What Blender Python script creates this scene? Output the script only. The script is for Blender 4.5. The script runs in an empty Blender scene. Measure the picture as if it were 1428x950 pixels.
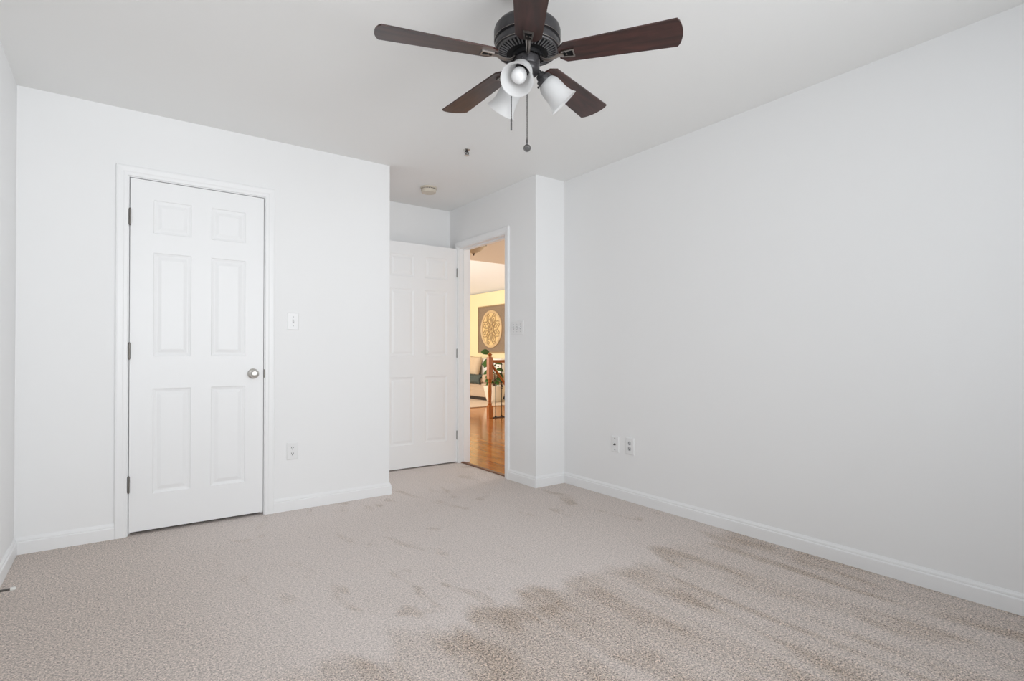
import bpy, bmesh, math, random
from mathutils import Vector, Matrix, noise
random.seed(7)
scene = bpy.context.scene
COL = scene.collection
PI = math.pi
R = math.radians

# ------------------------------------------------------------------ camera
XL, YC, XC, XR, YB, XE, YA = -0.441, 3.777, 1.618, 2.9135, 3.289, 2.617, 4.647
YR = -0.55            # inner face of the wall behind the camera
CE = 2.44             # ceiling height
WT = 0.115            # wall thickness
F_PX, Y0, YAW, CAM_H, PITCH = 752.15, 487.57, 0.62814, 1.0412, 0.00776
cam_d = bpy.data.cameras.new('camera')
cam_d.sensor_width = 36.0
cam_d.lens = F_PX / 1428 * 36.0
cam_d.shift_y = (Y0 - 475.0) / 1428
cam_d.clip_start = 0.02
cam = bpy.data.objects.new('camera', cam_d)
cam.location = (0, 0, CAM_H)
cam.rotation_euler = (PI / 2 + PITCH, 0, -YAW)
COL.objects.link(cam)
scene.camera = cam

# ------------------------------------------------------------------ light and exposure
scene.view_settings.view_transform = 'Standard'
scene.view_settings.look = 'None'
scene.view_settings.gamma = 1.0
scene.view_settings.use_curve_mapping = False
scene.view_settings.exposure = 0.0
world = bpy.data.worlds.new('world')
scene.world = world
world.use_nodes = True
bg = world.node_tree.nodes['Background']
bg.inputs[0].default_value = (0.80, 0.90, 1.0, 1)
bg.inputs[1].default_value = 1.0


def area(name, loc, rot, sx, sy, power, color, spread=180):
    l = bpy.data.lights.new(name, 'AREA')
    l.shape = 'RECTANGLE'
    l.size, l.size_y = sx, sy
    l.energy = power
    l.color = color
    l.spread = R(spread)
    o = bpy.data.objects.new(name, l)
    o.location, o.rotation_euler = loc, rot
    COL.objects.link(o)
    return o


# daylight entering the two bedroom windows behind the camera (they face +Y)
WIN = [(-0.32, 0.85), (1.00, 2.17)]
WZ0, WZ1 = 0.60, 2.25
for a, b in WIN:
    area('window_daylight', ((a + b) / 2, YR - WT - 0.16, (WZ0 + WZ1) / 2), (PI / 2 + R(6), 0, 0), b - a, WZ1 - WZ0, 20.4, (0.962, 0.985, 1.0), 116)
# lamp added behind an unseen, made-up hall window to brighten the alcove (-X)
HW = (3.75, 5.25, 0.5, 2.25)
area('window_daylight', (7.297 + 0.145, (HW[0] + HW[1]) / 2, (HW[2] + HW[3]) / 2), (PI / 2, 0, PI / 2), HW[1] - HW[0], HW[3] - HW[2], 48, (0.92, 0.965, 1.0), 120)
# lamp and wide unseen window added to light the living room (faces +X)
LW = (7.9, 11.9, 0.5, 2.9)
area('window_daylight', (XE - 0.03, (LW[0] + LW[1]) / 2, (LW[2] + LW[3]) / 2), (PI / 2, 0, -PI / 2), LW[1] - LW[0], LW[3] - LW[2], 176, (1.0, 0.965, 0.93))


# ------------------------------------------------------------------ materials
def new_mat(name):
    m = bpy.data.materials.new(name)
    m.use_nodes = True
    nt = m.node_tree
    return m, nt, nt.nodes, nt.links, nt.nodes['Principled BSDF']


def mat(name, col, rough=0.5, metal=0.0, var=0.03, scale=30.0, bump=0.0, bscale=200.0, spec=0.5, stretch=None, col2=None):
    m, nt, N, L, p = new_mat(name)
    tc = N.new('ShaderNodeTexCoord')
    mp = N.new('ShaderNodeMapping')
    L.new(tc.outputs['Object'], mp.inputs[0])
    if stretch:
        mp.inputs['Scale'].default_value = stretch
    nz = N.new('ShaderNodeTexNoise')
    nz.inputs['Scale'].default_value = scale
    nz.inputs['Detail'].default_value = 4
    L.new(mp.outputs[0], nz.inputs['Vector'])
    mx = N.new('ShaderNodeMix')
    mx.data_type = 'RGBA'
    c2 = col2 or tuple(max(0, c * (1 - 4 * var)) for c in col)
    c1 = col if col2 else tuple(min(1, c * (1 + var)) for c in col)
    mx.inputs['A'].default_value = (*c1, 1)
    mx.inputs['B'].default_value = (*c2, 1)
    if col2:
        L.new(nz.outputs[0], mx.inputs['Factor'])
    else:
        mm = N.new('ShaderNodeMath'); mm.operation = 'MULTIPLY'; mm.inputs[1].default_value = 0.5
        L.new(nz.outputs[0], mm.inputs[0]); L.new(mm.outputs[0], mx.inputs['Factor'])
    L.new(mx.outputs['Result'], p.inputs['Base Color'])
    p.inputs['Roughness'].default_value = rough
    p.inputs['Metallic'].default_value = metal
    p.inputs['Specular IOR Level'].default_value = spec
    if bump:
        n2 = N.new('ShaderNodeTexNoise'); n2.inputs['Scale'].default_value = bscale; n2.inputs['Detail'].default_value = 3
        L.new(mp.outputs[0], n2.inputs['Vector'])
        bp = N.new('ShaderNodeBump'); bp.inputs['Strength'].default_value = bump; bp.inputs['Distance'].default_value = 0.002
        L.new(n2.outputs[0], bp.inputs['Height']); L.new(bp.outputs[0], p.inputs['Normal'])
    return m


WALL_C = (0.925, 0.925, 0.925)
M = {}
M['wall'] = mat('wall_paint', WALL_C, 0.65, var=0.004, scale=2.0, bump=0.04, bscale=350, spec=0.3)
M['ceil'] = mat('ceiling_paint', (0.945, 0.945, 0.935), 0.9, var=0.004, scale=2.0, bump=0.05, bscale=300, spec=0.2)
M['trim'] = mat('trim_paint', (0.93, 0.932, 0.935), 0.35, var=0.003, scale=3.0, spec=0.4)
M['door'] = mat('door_paint', (0.93, 0.932, 0.935), 0.4, var=0.004, scale=3.0, bump=0.03, bscale=120, spec=0.4, stretch=(1, 1, .06))
M['cream'] = mat('cream_wall_paint', (0.88, 0.75, 0.46), 0.7, var=0.01, scale=2.0, bump=0.04, bscale=300)
M['hallwall'] = mat('hall_wall_paint', (0.82, 0.76, 0.64), 0.7, var=0.01, scale=2.0, bump=0.04, bscale=300)
M['vault'] = mat('vault_paint', (0.86, 0.86, 0.87), 0.9, var=0.005, scale=2.0)
M['plate'] = mat('plate_plastic', (0.88, 0.88, 0.88), 0.3, var=0.003)
M['slot'] = mat('dark_slot', (0.05, 0.05, 0.05), 0.6, var=0.05)
M['slotgrey'] = mat('grey_receptacle', (0.55, 0.55, 0.56), 0.5, var=0.02)
M['nickel'] = mat('satin_nickel', (0.62, 0.60, 0.57), 0.28, 1.0, var=0.03, scale=60)
M['hinge'] = mat('hinge_steel', (0.20, 0.19, 0.175), 0.42, 1.0, var=0.05, scale=60)
M['bronze'] = mat('motor_graphite', (0.042, 0.040, 0.043), 0.36, 0.35, var=0.06, scale=40)
M['bronze2'] = mat('vent_fin_graphite', (0.13, 0.127, 0.13), 0.4, 0.3, var=0.06, scale=40)
M['black'] = mat('black_metal', (0.008, 0.008, 0.009), 0.6, 0.0, var=0.08, spec=.15)
M['pewter'] = mat('antique_pewter', (0.33, 0.30, 0.28), 0.3, 1.0, var=0.10, scale=90)
M['chain'] = mat('chain_metal', (0.085, 0.082, 0.08), 0.45, 0.6, var=0.1, scale=300)
M['bulb'] = mat('frosted_bulb', (0.80, 0.80, 0.80), 0.12, var=0.003)
M['beige'] = mat('aged_plastic', (0.70, 0.63, 0.53), 0.45, var=0.04, scale=40)
M['rubber'] = mat('white_rubber', (0.82, 0.81, 0.78), 0.6, var=0.02)
M['oak'] = mat('honey_oak', (0.50, 0.175, 0.035), 0.35, scale=18, stretch=(6, 6, .8), col2=(0.33, 0.098, 0.018), spec=.3)
M['oakrail'] = mat('honey_oak_rail', (0.42, 0.135, 0.028), 0.35, scale=18, stretch=(.8, 6, 6), col2=(0.27, 0.075, 0.015), spec=.3)
M['iron'] = mat('wrought_iron', (0.018, 0.014, 0.011), 0.45, 0.6, var=0.08)
M['sofa'] = mat('beige_upholstery', (0.52, 0.38, 0.26), 0.9, var=0.06, scale=120, bump=0.2, bscale=900, spec=0.15)
M['pillow'] = mat('tan_pillow_fabric', (0.62, 0.47, 0.31), 0.9, var=0.06, scale=90, bump=0.2, bscale=900, spec=0.15)
M['pillow2'] = mat('white_pillow_fabric', (0.86, 0.80, 0.70), 0.9, var=0.03, scale=90, bump=0.2, bscale=900, spec=0.15)
M['throw'] = mat('charcoal_green_wool', (0.13, 0.145, 0.125), 0.95, scale=45, bump=0.8, bscale=260, spec=0.1, col2=(0.035, 0.045, 0.036))
M['feet'] = mat('dark_walnut', (0.02, 0.012, 0.009), 0.5, var=0.1)
M['pot'] = mat('cream_ceramic', (0.80, 0.70, 0.55), 0.35, var=0.03, scale=15)
M['soil'] = mat('potting_soil', (0.035, 0.022, 0.014), 0.95, var=0.2, scale=150, bump=0.8, bscale=200)
M['leaf'] = mat('glossy_leaf', (0.065, 0.135, 0.012), 0.35, scale=14, col2=(0.018, 0.05, 0.014), spec=.3)
M['stem'] = mat('woody_stem', (0.12, 0.075, 0.04), 0.8, var=0.1)
M['rug'] = mat('cream_wool_rug', (0.70, 0.56, 0.42), 0.95, scale=16, bump=0.7, bscale=250, spec=0.1, col2=(0.56, 0.42, 0.30))
M['artboard'] = mat('weathered_board', (0.30, 0.215, 0.14), 0.8, scale=22, col2=(0.20, 0.145, 0.10))
M['ring'] = mat('rubbed_gold_ring', (0.62, 0.44, 0.24), 0.5, var=0.1, scale=60)
M['artrim'] = mat('tan_carved_edge', (0.36, 0.24, 0.12), 0.6, var=0.1, scale=60)
M['gold'] = mat('antique_gold', (0.38, 0.25, 0.115), 0.55, 0.0, var=0.08, scale=50)
M['goldpale'] = mat('pale_gold_backing', (0.78, 0.58, 0.30), 0.6, scale=9, col2=(0.66, 0.46, 0.20))
M['alabaster'] = mat('amber_glass', (0.58, 0.47, 0.32), 0.3, scale=22, col2=(0.46, 0.36, 0.24))
M['darkbrass'] = mat('dark_bronze_fitting', (0.09, 0.065, 0.045), 0.4, 0.7, var=0.1)
M['thresh'] = mat('oak_threshold', (0.22, 0.085, 0.03), 0.4, scale=18, stretch=(6, .8, 6), col2=(0.15, 0.055, 0.02))


def blade_mat():
    m, nt, N, L, p = new_mat('mahogany_blade')
    tc = N.new('ShaderNodeTexCoord')
    mp = N.new('ShaderNodeMapping'); mp.inputs['Scale'].default_value = (5, 34, 34)
    L.new(tc.outputs['UV'], mp.inputs[0])
    nz = N.new('ShaderNodeTexNoise'); nz.inputs['Scale'].default_value = 1.2; nz.inputs['Detail'].default_value = 6; nz.inputs['Distortion'].default_value = .5
    L.new(mp.outputs[0], nz.inputs['Vector'])
    rp = N.new('ShaderNodeValToRGB')
    rp.color_ramp.elements[0].position = .32; rp.color_ramp.elements[0].color = (0.024, 0.011, 0.010, 1)
    rp.color_ramp.elements[1].position = .72; rp.color_ramp.elements[1].color = (0.072, 0.027, 0.022, 1)
    L.new(nz.outputs[0], rp.inputs[0]); L.new(rp.outputs[0], p.inputs['Base Color'])
    p.inputs['Roughness'].default_value = .34
    p.inputs['Specular IOR Level'].default_value = .5
    return m


M['blade'] = blade_mat()


def shade_mat():
    m, nt, N, L, p = new_mat('frosted_glass')
    nz = N.new('ShaderNodeTexNoise'); nz.inputs['Scale'].default_value = 25
    tc = N.new('ShaderNodeTexCoord'); L.new(tc.outputs['Object'], nz.inputs['Vector'])
    rp = N.new('ShaderNodeValToRGB')
    rp.color_ramp.elements[0].color = (0.80, 0.80, 0.80, 1); rp.color_ramp.elements[1].color = (0.84, 0.84, 0.84, 1)
    L.new(nz.outputs[0], rp.inputs[0])
    L.new(rp.outputs[0], p.inputs['Base Color'])
    p.inputs['Roughness'].default_value = .3
    tr = N.new('ShaderNodeBsdfTranslucent'); tr.inputs[0].default_value = (0.95, 0.95, 0.95, 1)
    mx = N.new('ShaderNodeMixShader'); mx.inputs[0].default_value = .6
    L.new(p.outputs[0], mx.inputs[1]); L.new(tr.outputs[0], mx.inputs[2])
    L.new(mx.outputs[0], N['Material Output'].inputs[0])
    return m


M['shade'] = shade_mat()


def carpet_mat():
    m, nt, N, L, p = new_mat('beige_carpet')
    tc = N.new('ShaderNodeTexCoord')

    def noi(scale, sc=(1, 1, 1), detail=3, dist=0.0, loc=(0, 0, 0)):
        mp = N.new('ShaderNodeMapping'); mp.inputs['Scale'].default_value = sc; mp.inputs['Location'].default_value = loc
        L.new(tc.outputs['Object'], mp.inputs[0])
        n = N.new('ShaderNodeTexNoise'); n.inputs['Scale'].default_value = scale; n.inputs['Detail'].default_value = detail; n.inputs['Distortion'].default_value = dist
        L.new(mp.outputs[0], n.inputs['Vector'])
        return n.outputs[0]

    def math_(op, a, b=None, clamp=False):
        x = N.new('ShaderNodeMath'); x.operation = op; x.use_clamp = clamp
        for i, v in enumerate((a, b)):
            if v is None: continue
            if isinstance(v, (int, float)): x.inputs[i].default_value = v
            else: L.new(v, x.inputs[i])
        return x.outputs[0]

    def rng(v, a, b, c=0.0, d=1.0, smooth=True):
        x = N.new('ShaderNodeMapRange'); x.interpolation_type = 'SMOOTHSTEP' if smooth else 'LINEAR'
        x.inputs[1].default_value, x.inputs[2].default_value, x.inputs[3].default_value, x.inputs[4].default_value = a, b, c, d
        L.new(v, x.inputs[0])
        return x.outputs[0]

    fine = noi(190, detail=3)
    tuft = noi(95, detail=2)
    sweep = noi(1.0, (8.5, 1.0, 1), detail=6, dist=.4)             # vacuum swaths run along the room
    scuff = noi(1.0, (7.0, 3.2, 1), detail=4, dist=.8, loc=(2.3, 5.1, 0))
    patch = noi(1.7, (1, 1, 1), detail=3, dist=.6, loc=(3.1, 1.7, 0))
    sep = N.new('ShaderNodeSeparateXYZ'); L.new(tc.outputs['Object'], sep.inputs[0])
    edge = noi(3.0, (2.2, .5, 1), detail=3)
    ywob = math_('ADD', sep.outputs[1], math_('MULTIPLY', math_('SUBTRACT', edge, .5), .60))
    nearmask = rng(ywob, 1.90, 1.74)                              # swaths stop at about Y = 1.85
    xmask = rng(sep.outputs[0], .25, .60)
    m1 = math_('MULTIPLY', nearmask, xmask)
    farstr = math_('MULTIPLY', rng(scuff, .56, .68), math_('MULTIPLY', rng(patch, .40, .62), .50))
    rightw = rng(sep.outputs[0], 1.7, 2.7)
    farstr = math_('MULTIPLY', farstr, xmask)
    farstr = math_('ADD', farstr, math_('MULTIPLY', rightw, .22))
    nearstr = rng(sweep, .38, .64)
    brk = noi(1.0, (5.0, 3.0, 1), detail=4, dist=.5, loc=(7.7, 2.1, 0))
    nearstr = math_('ADD', math_('MULTIPLY', nearstr, math_('ADD', math_('MULTIPLY', rng(brk, .38, .62), .42), .24)), .34)
    pm = N.new('ShaderNodeMix'); pm.data_type = 'FLOAT'
    L.new(m1, pm.inputs[0]); L.new(farstr, pm.inputs[2]); L.new(nearstr, pm.inputs[3])
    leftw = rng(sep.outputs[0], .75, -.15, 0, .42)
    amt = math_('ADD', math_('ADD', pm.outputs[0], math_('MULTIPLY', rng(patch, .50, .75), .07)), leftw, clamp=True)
    c = N.new('ShaderNodeMix'); c.data_type = 'RGBA'
    c.inputs['A'].default_value = (*CARPET_A, 1); c.inputs['B'].default_value = (*CARPET_B, 1)
    L.new(amt, c.inputs['Factor'])
    sp = math_('ADD', rng(fine, .30, .70, .0, 1.0, False), math_('MULTIPLY', math_('SUBTRACT', tuft, .5), 1.6))
    con = N.new('ShaderNodeMix'); con.data_type = 'FLOAT'
    L.new(amt, con.inputs[0]); con.inputs[2].default_value = .45; con.inputs[3].default_value = 1.25
    g = math_('ADD', math_('MULTIPLY', math_('SUBTRACT', sp, .5), con.outputs[0]), 1.0)
    vm = N.new('ShaderNodeVectorMath'); vm.operation = 'SCALE'
    L.new(c.outputs['Result'], vm.inputs[0]); L.new(g, vm.inputs['Scale'])
    L.new(vm.outputs[0], p.inputs['Base Color'])
    p.inputs['Roughness'].default_value = .95
    p.inputs['Specular IOR Level'].default_value = .1
    p.inputs['Sheen Weight'].default_value = .15
    bp = N.new('ShaderNodeBump'); bp.inputs['Strength'].default_value = .5; bp.inputs['Distance'].default_value = .004
    L.new(sp, bp.inputs['Height']); L.new(bp.outputs[0], p.inputs['Normal'])
    return m


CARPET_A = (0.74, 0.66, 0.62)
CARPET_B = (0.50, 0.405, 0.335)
M['carpet'] = carpet_mat()


def plank_mat():
    m, nt, N, L, p = new_mat('oak_plank_floor')
    tc = N.new('ShaderNodeTexCoord')
    mp = N.new('ShaderNodeMapping'); mp.inputs['Rotation'].default_value = (0, 0, PI / 2)
    L.new(tc.outputs['Object'], mp.inputs[0])
    br = N.new('ShaderNodeTexBrick')
    br.inputs['Color1'].default_value = (0.58, 0.225, 0.045, 1); br.inputs['Color2'].default_value = (0.40, 0.125, 0.020, 1)
    br.inputs['Mortar'].default_value = (0.13, 0.045, 0.012, 1)
    br.inputs['Scale'].default_value = 1.0; br.inputs['Mortar Size'].default_value = .0015
    br.inputs['Brick Width'].default_value = .9; br.inputs['Row Height'].default_value = .083
    L.new(mp.outputs[0], br.inputs['Vector'])
    m2 = N.new('ShaderNodeMapping'); m2.inputs['Scale'].default_value = (30, 2.0, 1)
    L.new(tc.outputs['Object'], m2.inputs[0])
    nz = N.new('ShaderNodeTexNoise'); nz.inputs['Scale'].default_value = 1.5; nz.inputs['Detail'].default_value = 5
    L.new(m2.outputs[0], nz.inputs['Vector'])
    mx = N.new('ShaderNodeMix'); mx.data_type = 'RGBA'; mx.blend_type = 'MULTIPLY'; mx.inputs['Factor'].default_value = .45
    L.new(br.outputs[0], mx.inputs['A'])
    rp = N.new('ShaderNodeValToRGB'); rp.color_ramp.elements[0].color = (.45, .38, .32, 1); rp.color_ramp.elements[1].color = (1, 1, 1, 1)
    rp.color_ramp.elements[0].position = .3; rp.color_ramp.elements[1].position = .6
    L.new(nz.outputs[0], rp.inputs[0]); L.new(rp.outputs[0], mx.inputs['B'])
    L.new(mx.outputs['Result'], p.inputs['Base Color'])
    p.inputs['Roughness'].default_value = .13
    p.inputs['Specular IOR Level'].default_value = .5
    return m


M['plank'] = plank_mat()


# ------------------------------------------------------------------ mesh helpers
def tag(o, label=None, cat=None, group=None, kind=None):
    if label: o['label'] = label
    if cat: o['category'] = cat
    if group: o['group'] = group
    if kind: o['kind'] = kind
    return o


def wloc(o):
    v = Vector(o.location)
    while o.parent:
        o = o.parent
        v = v + Vector(o.location)
    return v


def obj(name, bm, m, parent=None, origin=None, smooth=False, kind=None):
    """bm holds world coordinates; link it as ONE object, re-based on its origin / parent."""
    org = Vector(origin) if origin is not None else (wloc(parent) if parent else Vector((0, 0, 0)))
    bmesh.ops.recalc_face_normals(bm, faces=bm.faces[:])
    bmesh.ops.translate(bm, verts=bm.verts[:], vec=-org)
    me = bpy.data.meshes.new(name)
    bm.to_mesh(me)
    bm.free()
    for mm in (m if isinstance(m, (list, tuple)) else [m]):
        me.materials.append(mm)
    if smooth:
        me.polygons.foreach_set('use_smooth', [True] * len(me.polygons))
        if smooth is not True:
            me.set_sharp_from_angle(angle=R(smooth))
    o = bpy.data.objects.new(name, me)
    COL.objects.link(o)
    if parent:
        o.parent = parent
        o.location = org - wloc(parent)
    else:
        o.location = org
    if kind:
        o['kind'] = kind
    return o


def empty(name, loc, kind=None):
    o = bpy.data.objects.new(name, None)
    o.location = loc
    o.empty_display_size = .05
    COL.objects.link(o)
    if kind: o['kind'] = kind
    return o


def NB():
    return bmesh.new()


def box(bm, lo, hi, bev=0.0, seg=1, mi=0):
    x0, y0, z0 = lo; x1, y1, z1 = hi
    vs = [bm.verts.new(p) for p in ((x0, y0, z0), (x1, y0, z0), (x1, y1, z0), (x0, y1, z0), (x0, y0, z1), (x1, y0, z1), (x1, y1, z1), (x0, y1, z1))]
    fs = [bm.faces.new([vs[i] for i in q]) for q in ((0, 3, 2, 1), (4, 5, 6, 7), (0, 1, 5, 4), (1, 2, 6, 5), (2, 3, 7, 6), (3, 0, 4, 7))]
    for f in fs: f.material_index = mi
    if bev:
        es = {e for f in fs for e in f.edges}
        r = bmesh.ops.bevel(bm, geom=list(es), offset=bev, segments=seg, affect='EDGES', profile=.5)
        for f in r['faces']: f.material_index = mi
    return vs


def frame_of(axis):
    a = Vector(axis).normalized()
    t = Vector((0, 0, 1)) if abs(a.z) < .9 else Vector((1, 0, 0))
    u = a.cross(t).normalized()
    return a, u, a.cross(u).normalized()


def lathe(bm, prof, org=(0, 0, 0), axis=(0, 0, 1), n=32, mi=0, caps=True):
    """prof: list of (radius, distance along axis)."""
    a, u, v = frame_of(axis)
    org = Vector(org)
    rings = []
    for r, t in prof:
        if r < 1e-6:
            rings.append([bm.verts.new(org + a * t)])
        else:
            rings.append([bm.verts.new(org + a * t + (u * math.cos(2 * PI * k / n) + v * math.sin(2 * PI * k / n)) * r) for k in range(n)])
    for A, B in zip(rings, rings[1:]):
        if len(A) == 1 and len(B) == 1: continue
        for k in range(n):
            k2 = (k + 1) % n
            if len(A) == 1: f = bm.faces.new((A[0], B[k], B[k2]))
            elif len(B) == 1: f = bm.faces.new((A[k], A[k2], B[0]))
            else: f = bm.faces.new((A[k], A[k2], B[k2], B[k]))
            f.material_index = mi
    if caps:
        for g in (rings[0], rings[-1]):
            if len(g) > 2:
                f = bm.faces.new(g); f.material_index = mi


def tube(bm, pts, r, n=8, mi=0, flat=None, up=None):
    """swept tube; r a number or a list; flat=(a,b) sweeps an a x b rectangle-ish ellipse."""
    pts = [Vector(p) for p in pts]
    rings = []
    ref = None
    for i, p in enumerate(pts):
        d = (pts[min(i + 1, len(pts) - 1)] - pts[max(i - 1, 0)]).normalized()
        if up is not None:
            u = d.cross(Vector(up)).normalized()
        elif ref is None:
            u = frame_of(d)[1]
        else:
            u = (ref - d * ref.dot(d)).normalized()
        ref = u
        v = d.cross(u).normalized()
        rr = r[i] if isinstance(r, (list, tuple)) else r
        ra, rb = (rr * flat[0], rr * flat[1]) if flat else (rr, rr)
        rings.append([bm.verts.new(p + u * math.cos(2 * PI * k / n + PI / n) * ra + v * math.sin(2 * PI * k / n + PI / n) * rb) for k in range(n)])
    for A, B in zip(rings, rings[1:]):
        for k in range(n):
            f = bm.faces.new((A[k], A[(k + 1) % n], B[(k + 1) % n], B[k])); f.material_index = mi
    bm.faces.new(rings[0]).material_index = mi
    bm.faces.new(rings[-1]).material_index = mi


def sweep_profile(bm, stations, prof):
    """stations: list of functions (a,b)->Vector mapping profile coords; joins consecutive ones."""
    rows = [[bm.verts.new(s(a, b)) for a, b in prof] for s in stations]
    n = len(prof)
    for A, B in zip(rows, rows[1:]):
        for k in range(n):
            bm.faces.new((A[k], A[(k + 1) % n], B[(k + 1) % n], B[k]))
    bm.faces.new(rows[0]); bm.faces.new(rows[-1])


def wall_with_holes(bm, mp, u0, u1, z0, z1, t, holes):
    """slab spanned by u (along) and z, thickness t; mp(u, n, z) -> point; holes (ua, ub, za, zb)."""
    us = sorted({u0, u1, *[h[0] for h in holes], *[h[1] for h in holes]})
    zs = sorted({z0, z1, *[max(h[2], z0) for h in holes], *[h[3] for h in holes]})
    solid = lambda i, j: 0 <= i < len(us) - 1 and 0 <= j < len(zs) - 1 and not any(
        h[0] - 1e-6 <= us[i] and us[i + 1] <= h[1] + 1e-6 and h[2] - 1e-6 <= zs[j] and zs[j + 1] <= h[3] + 1e-6 for h in holes)
    cache = {}

    def V(i, j, k):
        if (i, j, k) not in cache: cache[(i, j, k)] = bm.verts.new(mp(us[i], t * k, zs[j]))
        return cache[(i, j, k)]
    for i in range(len(us) - 1):
        for j in range(len(zs) - 1):
            if not solid(i, j): continue
            for k in (0, 1):
                bm.faces.new((V(i, j, k), V(i + 1, j, k), V(i + 1, j + 1, k), V(i, j + 1, k)))
            for (di, dj, a, b) in ((-1, 0, (i, j), (i, j + 1)), (1, 0, (i + 1, j), (i + 1, j + 1)), (0, -1, (i, j), (i + 1, j)), (0, 1, (i, j + 1), (i + 1, j + 1))):
                if not solid(i + di, j + dj):
                    bm.faces.new((V(*a, 0), V(*b, 0), V(*b, 1), V(*a, 1)))


def struct(name, bm, m, **k):
    return obj(name, bm, m, kind='structure', **k)


def sbox(name, lo, hi, m):
    bm = NB(); box(bm, lo, hi)
    return struct(name, bm, m)


# ------------------------------------------------------------------ bedroom shell
CD = (0.0385, 0.7545, 2.0545)      # closet door opening: x0, x1, top
ED = (3.700, 4.460, 2.045)        # bedroom door opening: y0, y1, top
JT = 0.018                        # jamb thickness

sbox('floor', (XL - WT, YR - WT, -0.05), (XE + .02, YA + WT, 0.0), M['carpet'])
sbox('floor_corner', (XE + .02, YR - WT, -0.05), (XR + WT, YB + .02, 0.0), M['carpet'])
sbox('ceiling', (XL - WT, YR - WT, CE), (XR + WT, YA + WT, CE + .1), M['ceil'])
sbox('wall_left', (XL - WT, YR - WT, 0), (XL, YA + WT, CE), M['wall'])
bm = NB()
wall_with_holes(bm, lambda u, n, z: Vector((u, YC + n, z)), XL, XC, 0, CE, WT, [(CD[0] - JT, CD[1] + JT, -1, CD[2] + JT)])
struct('wall_closet', bm, M['wall'])
sbox('wall_alcove', (XC - WT, YC + WT, 0), (XC, YA, CE), M['wall'])
sbox('wall_back', (XL, YA, 0), (XE + WT, YA + WT, CE), M['wall'])
bm = NB()
wall_with_holes(bm, lambda u, n, z: Vector((XE + n, u, z)), YB, YA, 0, CE, WT, [(ED[0] - JT, ED[1] + JT, -1, ED[2] + JT)])
struct('wall_entry', bm, M['wall'])
sbox('wall_corner', (XE + WT, YB, 0), (7.297, YB + WT, CE), M['wall'])
sbox('wall_right', (XR, YR - WT, 0), (XR + WT, YB, CE), M['wall'])
bm = NB()
wall_with_holes(bm, lambda u, n, z: Vector((u, YR - n, z)), XL, XR, 0, CE, WT, [(a, b, WZ0, WZ1) for a, b in WIN])
struct('wall_rear', bm, M['wall'])

# the two windows behind the camera
for i, (a, b) in enumerate(WIN):
    bm = NB()
    y0, y1 = YR - WT + .02, YR - .03
    for lo, hi in (((a, y0, WZ0), (a + .05, y1, WZ1)), ((b - .05, y0, WZ0), (b, y1, WZ1)), ((a + .05, y0, WZ0), (b - .05, y1, WZ0 + .05)),
                   ((a + .05, y0, WZ1 - .05), (b - .05, y1, WZ1)), ((a + .05, y0 + .015, (WZ0 + WZ1) / 2 - .02), (b - .05, y1 - .015, (WZ0 + WZ1) / 2 + .02))):
        box(bm, lo, hi, .003)
    struct('window_%d' % (i + 1), bm, M['trim'])

# ------------------------------------------------------------------ door casings, jambs, baseboards
CPROF = [(0, 0), (0, .009), (.004, .0115), (.018, .0125), (.024, .0155), (.034, .0165), (.046, .0175), (.053, .0165), (.057, .013), (.057, 0)]


def casing(bm, mp, u0, u1, zt, rev=.005):
    u0, u1, zt = u0 - rev, u1 + rev, zt + rev
    sweep_profile(bm, [lambda a, b: mp(u0 - a, b, 0.0), lambda a, b: mp(u0 - a, b, zt + a), lambda a, b: mp(u1 + a, b, zt + a), lambda a, b: mp(u1 + a, b, 0.0)], CPROF)


bm = NB(); casing(bm, lambda u, h, z: Vector((u, YC - h, z)), CD[0], CD[1], CD[2])
struct('trim_1', bm, M['trim'])
bm = NB(); casing(bm, lambda u, h, z: Vector((XE - h, u, z)), ED[0], ED[1], ED[2])
struct('trim_2', bm, M['trim'])
bm = NB(); casing(bm, lambda u, h, z: Vector((XE + WT + h, u, z)), ED[0], ED[1], ED[2])
struct('trim_3', bm, M['trim'])


def jamb(bm, mp, u0, u1, zt, stop):
    def pb(ua, ub, na, nb, za, zb):
        p, q = mp(ua, na, za), mp(ub, nb, zb)
        box(bm, [min(p[i], q[i]) for i in range(3)], [max(p[i], q[i]) for i in range(3)])
    pb(u0 - JT, u0, 0, WT, 0, zt + JT); pb(u1, u1 + JT, 0, WT, 0, zt + JT); pb(u0, u1, 0, WT, zt, zt + JT)
    pb(u0, u0 + .011, stop, stop + .03, 0, zt); pb(u1 - .011, u1, stop, stop + .03, 0, zt); pb(u0 + .011, u1 - .011, stop, stop + .03, zt - .011, zt)


bm = NB(); jamb(bm, lambda u, n, z: Vector((u, YC + n, z)), CD[0], CD[1], CD[2], .042)
struct('trim_4', bm, M['trim'])
bm = NB(); jamb(bm, lambda u, n, z: Vector((XE + n, u, z)), ED[0], ED[1], ED[2], .042)
struct('trim_5', bm, M['trim'])

BPROF = [(0, 0), (.0135, 0), (.0135, .060), (.0115, .0635), (.0085, .0655), (.0095, .069), (.0085, .075), (.0045, .082), (.003, .086), (0, .086)]


def baseboard(name, axis, sgn, plane, a, b, ma, mb):
    """runs from a to b along axis on the wall plane; sgn = direction it stands proud; ma/mb = mitre (+1 longer, -1 shorter, 0 square)."""
    bm = NB()
    def st(end, m, dirn):
        if axis == 'x': return lambda h, z: Vector((end + dirn * m * h, plane + sgn * h, z))
        return lambda h, z: Vector((plane + sgn * h, end + dirn * m * h, z))
    sweep_profile(bm, [st(a, ma, -1), st(b, mb, 1)], BPROF)
    return struct(name, bm, M['trim'])


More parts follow.
